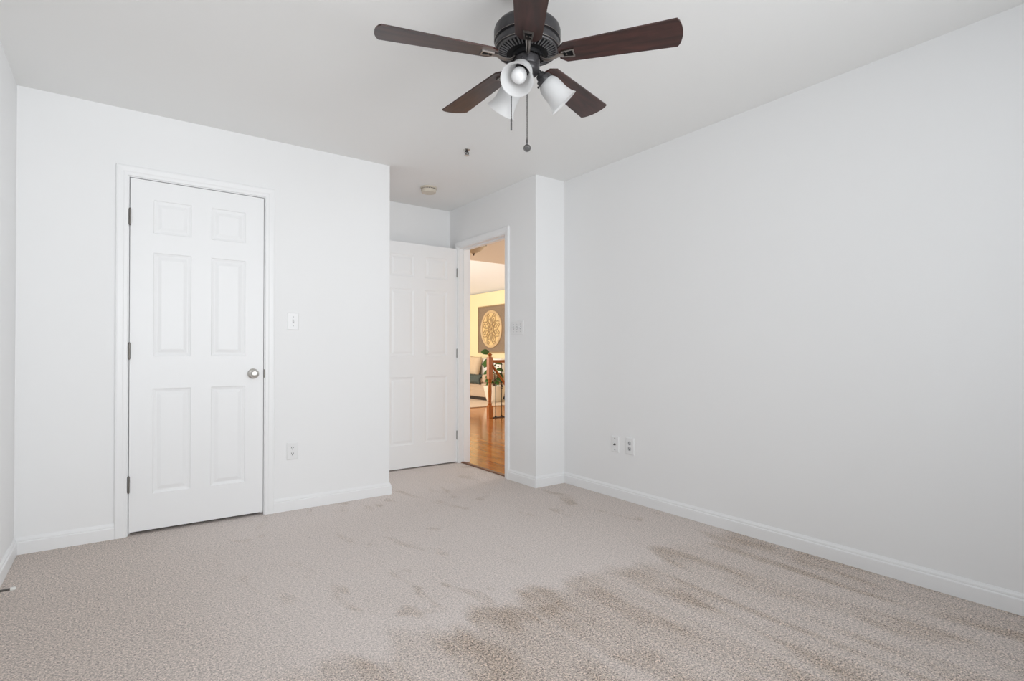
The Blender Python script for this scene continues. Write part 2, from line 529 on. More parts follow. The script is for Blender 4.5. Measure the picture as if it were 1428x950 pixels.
co = .062
baseboard('baseboard_left', 'y', 1, XL, YR, YC, -1, -1)
baseboard('baseboard_closet', 'x', -1, YC, XL, CD[0] - co, -1, 0)
baseboard('baseboard_closet.001', 'x', -1, YC, CD[1] + co, XC, 0, 1)
baseboard('baseboard_alcove', 'y', 1, XC, YC, YA, 1, -1)
baseboard('baseboard_back', 'x', -1, YA, XC, XE, -1, -1)
baseboard('baseboard_entry', 'y', -1, XE, YB, ED[0] - co, 1, 0)
baseboard('baseboard_entry.001', 'y', -1, XE, ED[1] + co, YA, 0, -1)
baseboard('baseboard_corner', 'x', -1, YB, XE, XR, 1, -1)
baseboard('baseboard_right', 'y', -1, XR, YR, YB, -1, -1)
baseboard('baseboard_rear', 'x', 1, YR, XL, XR, -1, -1)
# oak reducer strip where carpet meets the hall floor
bm = NB()
sweep_profile(bm, [lambda a, b: Vector((XE + .02 + a, ED[0], b)), lambda a, b: Vector((XE + .02 + a, ED[1], b))], [(0, -.01), (0, .006), (.008, .010), (.035, .010), (.05, .003), (.05, -.01)])
struct('trim_6', bm, M['thresh'])

# ------------------------------------------------------------------ hall and living room shell (seen through the doorway)
HX0, HX1, HY0, HYE, HY1 = XE + WT, 7.297, YB + WT, 6.885, 12.7
VZ = 2.59
VS = math.tan(R(20))
sbox('floor_hall', (XE + .02, YB + .02, -.05), (HX1 + WT, HY1 + WT, 0.0), M['plank'])
sbox('ceiling_hall', (HX0, HY0, CE), (HX1, HYE, CE + .12), M['hallwall'])
sbox('wall_header', (HX0, HYE - .1, CE + .12), (HX1, HYE, 4.6), M['vault'])
bm = NB()
zt = VZ + (HX1 - XE) * VS
for y in (HYE - .1, HY1 + WT):
    pass
vv = [(XE, HYE - .1, zt), (HX1 + WT, HYE - .1, VZ - WT * VS), (HX1 + WT, HY1 + WT, VZ - WT * VS), (XE, HY1 + WT, zt)]
lo = [bm.verts.new(v) for v in vv]; hi = [bm.verts.new((v[0], v[1], v[2] + .12)) for v in vv]
bm.faces.new(lo); bm.faces.new(hi)
for i in range(4): bm.faces.new((lo[i], lo[(i + 1) % 4], hi[(i + 1) % 4], hi[i]))
struct('ceiling_living', bm, M['vault'])
bm = NB()
wall_with_holes(bm, lambda u, n, z: Vector((HX1 + n, u, z)), YB, HY1 + WT, 0, VZ - WT * VS - .002, WT, [HW])
struct('wall_living', bm, M['cream'])
bm = NB()
x0, x1 = HX1 + .03, HX1 + WT - .02
for lo_, hi_ in (((x0, HW[0], HW[2]), (x1, HW[0] + .05, HW[3])), ((x0, HW[1] - .05, HW[2]), (x1, HW[1], HW[3])), ((x0, HW[0] + .05, HW[2]), (x1, HW[1] - .05, HW[2] + .05)), ((x0, HW[0] + .05, HW[3] - .05), (x1, HW[1] - .05, HW[3]))):
    box(bm, lo_, hi_, .003)
struct('window_4', bm, M['trim'])  # frame of the made-up hall window, added for its light
sbox('wall_far', (XE, HY1, 0), (HX1, HY1 + WT, 4.5), M['cream'])
bm = NB()
wall_with_holes(bm, lambda u, n, z: Vector((XE + n, u, z)), YA + WT, HY1, 0, 4.4, WT, [(LW[0], LW[1], LW[2], LW[3])])
struct('wall_hall', bm, M['hallwall'])
bm = NB()
x0, x1 = XE + .02, XE + WT - .03
for lo_, hi_ in (((x0, LW[0], LW[2]), (x1, LW[0] + .06, LW[3])), ((x0, LW[1] - .06, LW[2]), (x1, LW[1], LW[3])), ((x0, LW[0] + .06, LW[2]), (x1, LW[1] - .06, LW[2] + .06)), ((x0, LW[0] + .06, LW[3] - .06), (x1, LW[1] - .06, LW[3]))):
    box(bm, lo_, hi_, .003)
for k in (1, 2):
    yy = LW[0] + (LW[1] - LW[0]) * k / 3
    box(bm, (x0, yy - .03, LW[2] + .06), (x1, yy + .03, LW[3] - .06), .003)
struct('window_3', bm, M['trim'])  # frame of the made-up living room window, added with its lamp
baseboard('baseboard_living', 'y', -1, HX1, HY0, HY1, 0, 0)

# ------------------------------------------------------------------ six-panel doors
PXS = lambda w: [0, .112 * w / .711, .305 * w / .711, .411 * w / .711, .604 * w / .711, w]
PZS = [0, .207, .818, 1.008, 1.613, 1.726, 1.921, 2.032]
PRINGS = [(0.0, 0.0), (.004, .0045), (.011, .0062), (.016, .0078), (.022, .0078), (.030, .0052), (.040, .0022), (.044, .0018)]


def panel_face(bm, mp, w, xs=None):
    xs, zs = xs or PXS(w), PZS
    g = [[bm.verts.new(mp(x, 0, z)) for z in zs] for x in xs]
    for i in range(len(xs) - 1):
        for j in range(len(zs) - 1):
            q = [g[i][j], g[i + 1][j], g[i + 1][j + 1], g[i][j + 1]]
            if i in (1, 3) and j in (1, 3, 5):
                prev = q
                for ins, dep in PRINGS[1:]:
                    cur = [bm.verts.new(mp(a, -dep, b)) for a, b in ((xs[i] + ins, zs[j] + ins), (xs[i + 1] - ins, zs[j] + ins), (xs[i + 1] - ins, zs[j + 1] - ins), (xs[i] + ins, zs[j + 1] - ins))]
                    for k in range(4):
                        bm.faces.new((prev[k], prev[(k + 1) % 4], cur[(k + 1) % 4], cur[k]))
                    prev = cur
                bm.faces.new(prev)
            else:
                bm.faces.new(q)
    return g


def door_slab(mp, w, t, xs=None):
    bm = NB()
    A = panel_face(bm, lambda x, n, z: mp(x, n, z), w, xs)
    B = panel_face(bm, lambda x, n, z: mp(x, -t - n, z), w, xs)
    nx, nz = len(A), len(A[0])
    for i in range(nx - 1):
        for j in (0, nz - 1):
            bm.faces.new((A[i][j], A[i + 1][j], B[i + 1][j], B[i][j]))
    for j in range(nz - 1):
        for i in (0, nx - 1):
            bm.faces.new((A[i][j], A[i][j + 1], B[i][j + 1], B[i][j]))
    return bm


def hinge(bm, c, up=.045, r=.0058, leafdir=(1, 0, 0), leafn=(0, 1, 0)):
    """barrel with five knuckles and rounded tips, centred on c, plus its leaf edge."""
    c = Vector(c)
    prof = [(0, -up - .006), (r * .6, -up - .004), (r * .85, -up)]
    n = 5
    for k in range(n):
        a = -up + 2 * up * k / n; b = -up + 2 * up * (k + 1) / n
        prof += [(r, a + .0008), (r, b - .0008), (r * .86, b)]
    prof += [(r * .6, up + .004), (0, up + .006)]
    lathe(bm, prof, c, n=14)
    d, nn = Vector(leafdir), Vector(leafn)
    p, q = c - d * .004 + nn * .002 + Vector((0, 0, -up)), c + d * .004 + nn * .012 + Vector((0, 0, up))
    box(bm, [min(p[i], q[i]) for i in range(3)], [max(p[i], q[i]) for i in range(3)])


# closet door, shut
DX0, DW, DZ0 = CD[0] + .004, .7085, .019
d1 = empty('door_1', (DX0, YC + .002, DZ0), 'structure')
tag(d1, 'closed white six-panel closet door with round satin knob', 'door')
obj('slab', door_slab(lambda x, n, z: Vector((DX0 + x, YC + .002 - n, DZ0 + z)), DW, .035), M['door'], d1)
for z in (1.826, 1.057, .293):
    bm = NB(); hinge(bm, (DX0 - .0015, YC - .0055, z))
    obj('hinge', bm, M['hinge'], d1, smooth=40)
bm = NB()
kx, kz = .690, .913
lathe(bm, [(0, 0), (.032, 0), (.033, .003), (.030, .007), (.024, .010), (.0125, .012), (.0115, .030), (.014, .034), (.0225, .040), (.0265, .048), (.0268, .054), (.0245, .061), (.020, .0655), (.013, .067), (0, .0675)], (kx, YC + .002, kz), (0, -1, 0), 32)
obj('door_knob', bm, M['nickel'], d1, smooth=50)
bm = NB(); box(bm, (CD[1] - .001, YC - .001, kz - .028), (CD[1] + .006, YC + .004, kz + .028), .0015)
obj('strike_plate', bm, M['hinge'], d1)

# bedroom door, swung open against the alcove
EW = .785
EX1, EYF, EZ0 = XE - .012, 4.487, .012
d2 = empty('door_2', (EX1, EYF, EZ0), 'structure')
tag(d2, 'open white six-panel bedroom door swung back beside the doorway', 'door')
obj('slab', door_slab(lambda x, n, z: Vector((EX1 - EW + x, EYF - n, EZ0 + z)), EW, .035, [0, .105, .340, .445, .680, EW]), M['door'], d2)
for z in (1.815, 1.045, .265):
    bm = NB(); hinge(bm, (EX1 + .001, EYF - .006, z), up=.04, r=.005)
    obj('hinge', bm, M['hinge'], d2, smooth=40)
bm = NB()
lathe(bm, [(0, 0), (.032, 0), (.033, .003), (.030, .007), (.0125, .012), (.0115, .030), (.0225, .040), (.0268, .054), (.020, .0655), (0, .0675)], (EX1 - EW + .050, EYF, .913), (0, -1, 0), 28)
obj('door_knob', bm, M['nickel'], d2, smooth=50)

# ------------------------------------------------------------------ ceiling fan
FX, FY, BZ, AZ0, PIT = 1.236, 1.6041, 2.1535, 4.0884, -0.1818
fan = tag(empty('ceiling_fan', (FX, FY, CE)), 'dark five-blade ceiling fan with three white bell glass shades', 'ceiling fan')
A = Vector((FX, FY, 0))


def lz(bm, prof, n=48, mi=0, caps=True):
    lathe(bm, prof, A, (0, 0, 1), n, mi, caps)


bm = NB(); lz(bm, [(0, CE), (.062, CE), (.063, CE - .012), (.060, CE - .035), (.050, CE - .060), (.036, CE - .072), (.018, CE - .076), (0, CE - .076)])
obj('canopy', bm, M['bronze'], fan, smooth=40)
bm = NB(); lz(bm, [(.0125, CE - .074), (.0125, 2.330), (.024, 2.328), (.026, 2.300), (.032, 2.292), (.032, 2.282)], 24)
obj('downrod', bm, M['bronze'], fan, smooth=40)
bm = NB(); lz(bm, [(0, 2.288), (.060, 2.287), (.092, 2.282), (.113, 2.273), (.1225, 2.262), (.1255, 2.252), (.1255, 2.222), (.1240, 2.2165), (.1205, 2.2150), (.1165, 2.2140),
                   (.1165, 2.2085), (.1205, 2.2075), (.1220, 2.2050), (.1220, 2.1880), (.1200, 2.1835), (.1150, 2.1815), (.1120, 2.1825), (.1100, 2.1860), (0, 2.1860)], 64)
obj('motor_housing', bm, M['bronze'], fan, smooth=35)
bm = NB()
for r_, z_ in ((.1246, 2.2166), (.1206, 2.1832)):
    lz(bm, [(r_ - .0012, z_), (r_, z_ + .0012), (r_ + .0012, z_), (r_, z_ - .0012), (r_ - .0012, z_)], 72, caps=False)
obj('rim_ring', bm, M['pewter'], fan, smooth=True)  # bright rings added as painted edge highlights and worn silver on the rims
# vented underside: black pan with raised radial fins
bm = NB(); lz(bm, [(.1095, 2.1855), (.1095, 2.1800), (.0700, 2.1680), (.0600, 2.1660), (0, 2.1660)], 64, 0)
for k in range(44):
    a = 2 * PI * k / 44
    c, s = math.cos(a), math.sin(a)
    pts = []
    for rr, zz in ((.078, 2.1695), (.106, 2.1785)):
        for w in (-1, 1):
            for dz in (-.0025, .001):
                hw = .0021 * rr / .078
                pts.append(A + Vector((c * rr - s * w * hw, s * rr + c * w * hw, zz + dz)))
    v = [bm.verts.new(p) for p in pts]
    for q in ((0, 1, 3, 2), (4, 6, 7, 5), (0, 2, 6, 4), (1, 5, 7, 3), (0, 4, 5, 1), (2, 3, 7, 6)):
        bm.faces.new([v[i] for i in q]).material_index = 1
lz(bm, [(.1095, 2.1795), (.1135, 2.1815), (.1125, 2.1775), (.1065, 2.1775)], 64, 1, False)
obj('vent_grille', bm, [M['black'], M['bronze2']], fan)
bm = NB(); lz(bm, [(.058, 2.168), (.058, 2.158), (.055, 2.154), (.0, 2.154)], 40)
for k in range(10):
    a = 2 * PI * (k + .25) / 10
    lathe(bm, [(.004, 0), (.004, -.003), (.002, -.0045), (0, -.0045)], A + Vector((math.cos(a) * .051, math.sin(a) * .051, 2.1545)), n=8)
obj('rotor', bm, M['black'], fan, smooth=40)
bm = NB(); lz(bm, [(.0, 2.156), (.044, 2.156), (.0475, 2.152), (.0475, 2.128), (.0455, 2.122), (.0465, 2.119), (.0465, 2.106), (.042, 2.098), (.030, 2.088), (.018, 2.083), (.012, 2.079), (.010, 2.072), (.005, 2.067), (0, 2.066)], 40)
obj('switch_housing', bm, M['bronze'], fan, smooth=35)

ROOT, TIPC, TIPM = .132, .5454, .5603
for k in range(5):
    a = AZ0 + k * 2 * PI / 5
    rad = Vector((math.cos(a), math.sin(a), 0)); tan = Vector((-math.sin(a), math.cos(a), 0))
    sv = tan * math.cos(PIT) + Vector((0, 0, math.sin(PIT)))
    nv = rad.cross(sv)
    P = lambda r, s, n=0.0: Vector((FX, FY, BZ)) + rad * r + sv * s + nv * n
    # blade outline: chamfered root, slowly widening, arced tip
    half = []
    w0, w1 = .0475, .0652
    half += [(ROOT - .010, .026), (ROOT + .014, w0)]
    for i in range(1, 9):
        t = i / 8
        half.append((ROOT + .014 + (TIPC - .004 - ROOT - .014) * t, w0 + (w1 - w0) * t))
    for i in range(1, 7):
        s = 1 - i / 6
        half.append((TIPC + (TIPM - TIPC) * (1 - s * s), (w1 - .002) * s))
    outline = half + [(r, -s) for r, s in reversed(half[:-1])]
    bm = NB()
    th = .0030
    uvl = bm.loops.layers.uv.new('uv')
    top = [bm.verts.new(P(r, s, th)) for r, s in outline]; bot = [bm.verts.new(P(r, s, -th)) for r, s in outline]
    fl = [bm.faces.new(top), bm.faces.new(list(reversed(bot)))]
    for i in range(len(outline)):
        j = (i + 1) % len(outline)
        fl.append(bm.faces.new((bot[i], bot[j], top[j], top[i])))
    for f in fl:
        for lp in f.loops:
            q = lp.vert.co - Vector((FX, FY, BZ))
            lp[uvl].uv = (q.dot(rad) + 1.7 * k, q.dot(sv))
    b = obj('fan_blade', bm, M['blade'], fan)
    # blade iron: curved arm ending in an open trapezoid bracket
    bm = NB()
    armp = [(.048, 2.162), (.056, 2.148), (.068, 2.139), (.084, 2.136), (.102, 2.1385), (.120, BZ - .0085), (.140, BZ - .0075)]
    tube(bm, [A + rad * r + Vector((0, 0, z)) for r, z in armp], [.0095, .0086, .0078, .0076, .0076, .0082, .0092], 10, flat=(1.0, .62), up=(0, 0, 1))
    fr0, fr1, h0, h1, bw = .132, .180, .0150, .0195, .0055
    O = [(fr0, -h0), (fr1, -h1), (fr1, h1), (fr0, h0)]
    I = [(fr0 + bw, -h0 + bw), (fr1 - bw, -h1 + bw), (fr1 - bw, h1 - bw), (fr0 + bw, h0 - bw)]
    n0, n1 = -th - .0002, -th - .0062
    Ot, Ob = [bm.verts.new(P(r, s, n0)) for r, s in O], [bm.verts.new(P(r, s, n1)) for r, s in O]
    It, Ib = [bm.verts.new(P(r, s, n0)) for r, s in I], [bm.verts.new(P(r, s, n1)) for r, s in I]
    for i in range(4):
        j = (i + 1) % 4
        for q in ((Ot[i], Ot[j], Ob[j], Ob[i]), (It[i], It[j], Ib[j], Ib[i]), (Ob[i], Ob[j], Ib[j], Ib[i]), (Ot[i], Ot[j], It[j], It[i])):
            bm.faces.new(q)
    pl = [bm.verts.new(P(r, s, n0 - .0012)) for r, s in I]
    f = bm.faces.new(pl); f.material_index = 1
    for s in (-.006, .006):
        c = P(.150, s, n0 - .0012)
        lathe(bm, [(.0032, 0), (.0032, .0015), (.0018, .0028), (0, .0028)], c, -nv, 10)
    obj('blade_iron', bm, [M['pewter'], M['black']], b, smooth=40)

SHA = [R(218), R(338), R(98)]
TILT = R(45)
for az in SHA:
    rad = Vector((math.cos(az), math.sin(az), 0))
    ax = (rad * math.cos(TILT) - Vector((0, 0, math.sin(TILT)))).normalized()
    N0 = A + rad * .062 + Vector((0, 0, 2.0865))
    bm = NB()
    tube(bm, [A + rad * .030 + Vector((0, 0, 2.108)), A + rad * .046 + Vector((0, 0, 2.1075)), A + rad * .056 + Vector((0, 0, 2.100)), N0 - ax * .012], [.010, .010, .010, .011], 12)
    lathe(bm, [(0, -.022), (.016, -.020), (.020, -.012), (.0215, -.004), (.0290, -.002), (.0300, .006), (.0300, .014), (.0285, .016)], N0, ax, 28)
    for q in range(3):                     # thumb screws holding the glass
        aa = 2 * PI * q / 3 + .4
        _, u, v = frame_of(ax)
        dd = u * math.cos(aa) + v * math.sin(aa)
        lathe(bm, [(.002, 0), (.002, .006), (.0045, .006), (.0045, .010), (0, .010)], N0 + ax * .009 + dd * .029, dd, 8)
    arm = obj('light_arm', bm, M['bronze'], fan, smooth=40)
    sp = [(.0255, .002), (.0262, .012), (.034, .020), (.0405, .032), (.0432, .050), (.0440, .072), (.0462, .089), (.0505, .104), (.0570, .116), (.0595, .1195)]
    bm = NB()
    prof = sp + [(r - .0028, t - (.001 if t > .118 else 0)) for r, t in reversed(sp)]
    lathe(bm, prof + [prof[0]], N0, ax, 44, caps=False)
    bmesh.ops.remove_doubles(bm, verts=bm.verts[:], dist=1e-5)
    obj('lamp_shade', bm, M['shade'], arm, smooth=60)
    bm = NB()
    lathe(bm, [(0, .0), (.017, .001), (.017, .026), (.0135, .030), (.0135, .036)], N0, ax, 24, caps=False)
    obj('lamp_socket', bm, M['black'], arm, smooth=40)
    bm = NB()
    lathe(bm, [(.012, .030), (.0135, .038), (.0190, .048), (.0255, .062), (.0282, .075), (.0270, .087), (.0225, .096), (.0140, .1025), (.006, .1045), (0, .1048)], N0, ax, 28)
    obj('light_bulb', bm, M['bulb'], arm, smooth=True)

RV = Vector((math.cos(YAW), -math.sin(YAW), 0)); FV = Vector((math.sin(YAW), math.cos(YAW), 0))


def chain(pos, ztop, zbot, beads):
    bm = NB()
    n = beads
    prof = [(0, 0)]
    for i in range(n):
        z = -(ztop - zbot) * (i + .5) / n
        h = (ztop - zbot) / n
        prof += [(.0016, z + h * .45), (.0025, z), (.0016, z - h * .45)]
    prof.append((0, -(ztop - zbot)))
    lathe(bm, prof, Vector((pos.x, pos.y, ztop)), n=8)
    return obj('pull_chain', bm, M['chain'], fan, smooth=True)


c1p = A - RV * .0600 - FV * .005
c1 = chain(c1p, 2.112, 1.925, 40)
bm = NB(); tube(bm, [A - RV * .040 + Vector((0, 0, 2.112)), c1p + Vector((0, 0, 2.112))], .0035, 8); obj('chain_outlet', bm, M['bronze'], c1)
bm = NB(); lathe(bm, [(0, 0), (.0022, -.002), (.0032, -.006), (.0032, -.014), (.0024, -.016), (.0032, -.018), (.0032, -.044), (.002, -.047), (0, -.047)], Vector((c1p.x, c1p.y, 1.927)), n=12)
obj('chain_fob', bm, M['chain'], c1, smooth=40)
c2p = A + FV * .054 + RV * .001
c2 = chain(c2p, 2.112, 1.862, 54)
bm = NB(); tube(bm, [A + FV * .040 + Vector((0, 0, 2.112)), c2p + Vector((0, 0, 2.112))], .0035, 8); obj('chain_outlet', bm, M['bronze'], c2)
bm = NB()
cc = Vector((c2p.x, c2p.y, 1.836))
lathe(bm, [(0, .040), (.002, .038), (.0032, .030), (.0032, .020), (.0022, .014)], cc, n=12)
dn = (-FV * .8 + RV * .15 - Vector((0, 0, .45))).normalized()
lathe(bm, [(0, -.003), (.0125, -.003), (.0140, -.0015), (.0140, .0015), (.0125, .003), (.0105, .0022), (.0100, .0022), (.0080, .0032), (.004, .0026), (0, .0030)], cc, dn, 28)
obj('chain_fob', bm, M['chain'], c2, smooth=40)

# ------------------------------------------------------------------ ceiling fittings
sx, sy = 1.917, 3.167
sp_ = tag(empty('fire_sprinkler', (sx, sy, CE)), 'small chrome fire sprinkler head hanging from ceiling beyond the fan', 'sprinkler')
S0 = Vector((sx, sy, CE))
bm = NB(); lathe(bm, [(0, 0), (.024, 0), (.024, -.002), (.018, -.004), (.013, -.006), (0, -.006)], S0, n=32)
obj('escutcheon', bm, M['nickel'], sp_, smooth=40)
bm = NB()
lathe(bm, [(.0085, -.005), (.0085, -.009), (.011, -.010), (.011, -.014), (.006, -.016), (0, -.016)], S0, n=18)
for s in (-1, 1):
    tube(bm, [S0 + Vector((s * .008, 0, -.013)), S0 + Vector((s * .015, 0, -.019)), S0 + Vector((s * .012, 0, -.028)), S0 + Vector((s * .002, 0, -.036))], .0030, 8)
obj('sprinkler_frame', bm, M['chain'], sp_, smooth=40)
bm = NB(); lathe(bm, [(0, -.034), (.004, -.034), (.004, -.038), (.017, -.038), (.017, -.0395), (0, -.0395)], S0, n=20)
obj('deflector', bm, M['nickel'], sp_, smooth=40)
bm = NB(); lathe(bm, [(.0028, -.015), (.0028, -.035)], S0, n=10)
obj('glass_bulb', bm, M['slot'], sp_, smooth=True)


def smoke(c, r, label, h=.046):
    t = tag(empty('smoke_detector', c), label, 'smoke detector', 'ceiling smoke detectors')
    c = Vector(c)
    bm = NB(); lathe(bm, [(0, 0), (r, 0), (r, -.010), (r * .94, -.013), (0, -.013)], c, n=48); obj('mounting_base', bm, M['beige'], t, smooth=40)
    bm = NB(); lathe(bm, [(0, -.012), (r * .84, -.012), (r * .84, -.021), (0, -.021)], c, n=48)
    for k in range(18):
        a = 2 * PI * k / 18
        p = c + Vector((math.cos(a) * r * .86, math.sin(a) * r * .86, 0))
        tube(bm, [p + Vector((0, 0, -.012)), p + Vector((0, 0, -.022))], .0035, 6, mi=1)
    obj('vent_ring', bm, [M['slot'], M['beige']], t)
    bm = NB(); lathe(bm, [(0, -.020), (r * .93, -.020), (r * .94, -.024), (r * .90, -h * .86), (r * .84, -h), (r * .30, -h), (r * .28, -h - .002), (0, -h - .002)], c, n=48)
    obj('cover', bm, M['beige'], t, smooth=35)


smoke((2.093, 4.075, CE), .068, 'beige round smoke detector on ceiling above the open door')
smoke((3.62, 5.60, CE), .07, 'beige round smoke detector on hall ceiling at doorway top right')


# ------------------------------------------------------------------ wall plates
def plate(name, c, U, Nn, w, h, label, cat, details):
    """c centre on the wall; U along the wall, Nn away from it. details(put) adds parts with put(name, ...)."""
    t = tag(empty(name, c), label, cat, {'light_switch': 'light switches', 'wall_outlet': 'wall outlets'}.get(name))
    c, U, Nn, Z = Vector(c), Vector(U), Vector(Nn), Vector((0, 0, 1))
    mp = lambda u, n, z: c + U * u + Nn * n + Z * z

    def pbox(bm, u0, u1, n0, n1, z0, z1, bev=0, mi=0):
        p, q = mp(u0, n0, z0), mp(u1, n1, z1)
        box(bm, [min(p[i], q[i]) for i in range(3)], [max(p[i], q[i]) for i in range(3)], bev, 2, mi)
    bm = NB()
    rows = []
    for ins, n in ((0, 0), (0, .0025), (.0035, .0058), (.006, .0062)):
        rows.append([bm.verts.new(mp(s * (w / 2 - ins), n, z * (h / 2 - ins))) for s, z in ((-1, -1), (1, -1), (1, 1), (-1, 1))])
    for a_, b_ in zip(rows, rows[1:]):
        for k in range(4): bm.faces.new((a_[k], a_[(k + 1) % 4], b_[(k + 1) % 4], b_[k]))
    bm.faces.new(rows[-1]); bm.faces.new(rows[0])
    obj('cover_plate', bm, M['plate'], t)
    details(t, mp, pbox, Nn)
    return t


def screw(t, mp, u, z, Nn, m='plate'):
    bm = NB(); lathe(bm, [(.0036, 0), (.0036, .0008), (.002, .0016), (0, .0016)], mp(u, .006, z), Nn, 14)
    obj('screw', bm, M[m], t, smooth=40)


def toggles(us, up):
    def f(t, mp, pbox, Nn):
        for i, u in enumerate(us):
            bm = NB(); pbox(bm, u - .0055, u + .0055, .0060, .0066, -.013, .013, 0, 0)
            obj('toggle_slot', bm, M['slotgrey'], t)
            bm = NB()
            s = 1 if up[i] else -1
            tube(bm, [mp(u, .004, 0), mp(u, .011, s * .005), mp(u, .018, s * .0105)], [.0058, .0046, .0038], 8)
            obj('toggle', bm, M['plate'], t, smooth=40)
            for z in (-.030, .030): screw(t, mp, u, z, Nn, 'slotgrey')
    return f


def duplex(body):
    def f(t, mp, pbox, Nn):
        for z in (.0195, -.0195):
            bm = NB()
            prof = []
            n = 24
            pts = []
            for k in range(n):
                a = 2 * PI * k / n
                pts.append((max(-.0135, min(.0135, .0175 * math.cos(a))), .0145 * math.sin(a)))
            lo_ = [bm.verts.new(mp(u, .0055, z + v)) for u, v in pts]; hi_ = [bm.verts.new(mp(u * .96, .0078, z + v * .96)) for u, v in pts]
            for k in range(n): bm.faces.new((lo_[k], lo_[(k + 1) % n], hi_[(k + 1) % n], hi_[k]))
            bm.faces.new(hi_)
            pbox(bm, -.0078, -.0048, .0070, .0081, z - .001, z + .0085, 0, 1)
            pbox(bm, .0048, .0078, .0070, .0081, z + .0005, z + .0075, 0, 1)
            lathe(bm, [(.0034, -.001), (.0034, .0003), (0, .0003)], mp(0, .0078, z - .0065), Nn, 14, mi=1)
            obj('receptacle', bm, [body, M['slot']], t)
        screw(t, mp, 0, 0, Nn)
    return f


def coax(t, mp, pbox, Nn):
    bm = NB(); lathe(bm, [(.0078, 0), (.0078, .003), (.0048, .003), (.0048, .012), (.003, .012), (.003, .006), (0, .006)], mp(0, .006, -.002), Nn, 18)
    obj('cable_connector', bm, M['chain'], t, smooth=40)
    for z in (-.042, .042):
        bm = NB(); lathe(bm, [(.0042, 0), (.0042, .0012), (0, .0018)], mp(0, .006, z), Nn, 14)
        obj('screw', bm, M['chain'], t, smooth=40)


plate('light_switch', (.934, YC, 1.257), (1, 0, 0), (0, -1, 0), .072, .116, 'white single toggle light switch right of the closet door', 'light switch', toggles([0], [1]))
plate('wall_outlet', (.931, YC, .393), (1, 0, 0), (0, -1, 0), .072, .116, 'white duplex outlet low on wall right of the closet door', 'outlet', duplex(M['plate']))
plate('light_switch', (XE, 3.527, 1.251), (0, -1, 0), (-1, 0, 0), .163, .116, 'white three-gang light switch beside the hall doorway', 'light switch', toggles([-.046, 0, .046], [1, 0, 1]))
plate('cable_jack', (XR, 2.733, .385), (0, -1, 0), (-1, 0, 0), .074, .116, 'white cable jack plate on right wall, left of the grey outlet', 'wall jack', coax)
plate('wall_outlet', (XR, 2.594, .389), (0, -1, 0), (-1, 0, 0), .080, .122, 'duplex outlet with grey sockets on right wall beside cable jack', 'outlet', duplex(M['slotgrey']))

# ------------------------------------------------------------------ spring door stop on the left baseboard
ds = Vector((XL + .0135, 3.078, .052))
t = tag(empty('door_stop', ds), 'spring door stop with white tip sticking out of left baseboard', 'door stop')
bm = NB(); lathe(bm, [(0, 0), (.010, 0), (.010, .003), (.006, .007), (0, .007)], ds, (1, 0, 0), 20); obj('mounting_cup', bm, M['nickel'], t, smooth=40)
bm = NB(); tube(bm, [ds + Vector((.005 + .056 * i / 180, .0042 * math.cos(i * .7), .0042 * math.sin(i * .7))) for i in range(181)], .0013, 6); obj('spring', bm, M['hinge'], t, smooth=True)
bm = NB(); lathe(bm, [(0, .058), (.0065, .058), (.0072, .062), (.0072, .072), (.005, .076), (0, .077)], ds, (1, 0, 0), 20); obj('rubber_tip', bm, M['rubber'], t, smooth=40)

# ------------------------------------------------------------------ hall ceiling light
hl = Vector((3.339, 5.36, CE))
t = tag(empty('hall_ceiling_light', hl), 'amber glass bowl light with dark finial on hall ceiling', 'ceiling light')
bm = NB(); lathe(bm, [(0, 0), (.07, 0), (.068, -.012), (.045, -.024), (.014, -.030), (.014, -.120), (0, -.120)], hl, n=36); obj('ceiling_mount', bm, M['darkbrass'], t, smooth=40)
bm = NB(); lathe(bm, [(.148, -.118), (.152, -.124), (.152, -.134), (.146, -.138)], hl, n=48, caps=False)
for k in range(3):
    a = 2 * PI * k / 3 + .3
    tube(bm, [hl + Vector((math.cos(a) * .02, math.sin(a) * .02, -.06)), hl + Vector((math.cos(a) * .10, math.sin(a) * .10, -.095)), hl + Vector((math.cos(a) * .150, math.sin(a) * .150, -.126))], .006, 8)
obj('rim_band', bm, M['darkbrass'], t, smooth=40)
bm = NB(); lathe(bm, [(.147, -.130), (.138, -.150), (.112, -.176), (.075, -.202), (.035, -.222), (.010, -.230), (0, -.230)], hl, n=48, caps=False); obj('glass_bowl', bm, M['alabaster'], t, smooth=True)
bm = NB(); lathe(bm, [(0, -.226), (.018, -.227), (.016, -.234), (.008, -.238), (.009, -.244), (.005, -.252), (0, -.254)], hl, n=20); obj('finial', bm, M['darkbrass'], t, smooth=True)

# ------------------------------------------------------------------ stair railing
NX, NY = 4.823, 7.25
rail = tag(empty('stair_railing', (NX, NY, 0)), 'oak stair railing with turned newel post and black iron balusters', 'railing')
bm = NB()
h = .0375
box(bm, (NX - h, NY - h, 0), (NX + h, NY + h, .205), .003)
lathe(bm, [(.036, .205), (.030, .215), (.034, .225), (.0355, .238), (.030, .250), (.024, .262), (.029, .272), (.0255, .285), (.0285, .36), (.0315, .44), (.0305, .50), (.026, .555), (.024, .572), (.031, .582), (.0335, .595), (.028, .606), (.034, .620), (.036, .632)], Vector((NX, NY, 0)), n=24)
box(bm, (NX - h, NY - h, .630), (NX + h, NY + h, .985), .003)
lathe(bm, [(.036, .983), (.030, .990), (.022, .996), (.022, 1.012), (.034, 1.018), (.040, 1.028), (.036, 1.034), (.024, 1.038), (.024, 1.046), (.016, 1.056), (0, 1.060)], Vector((NX, NY, 0)), n=20)
obj('newel_post', bm, M['oak'], rail, smooth=35)
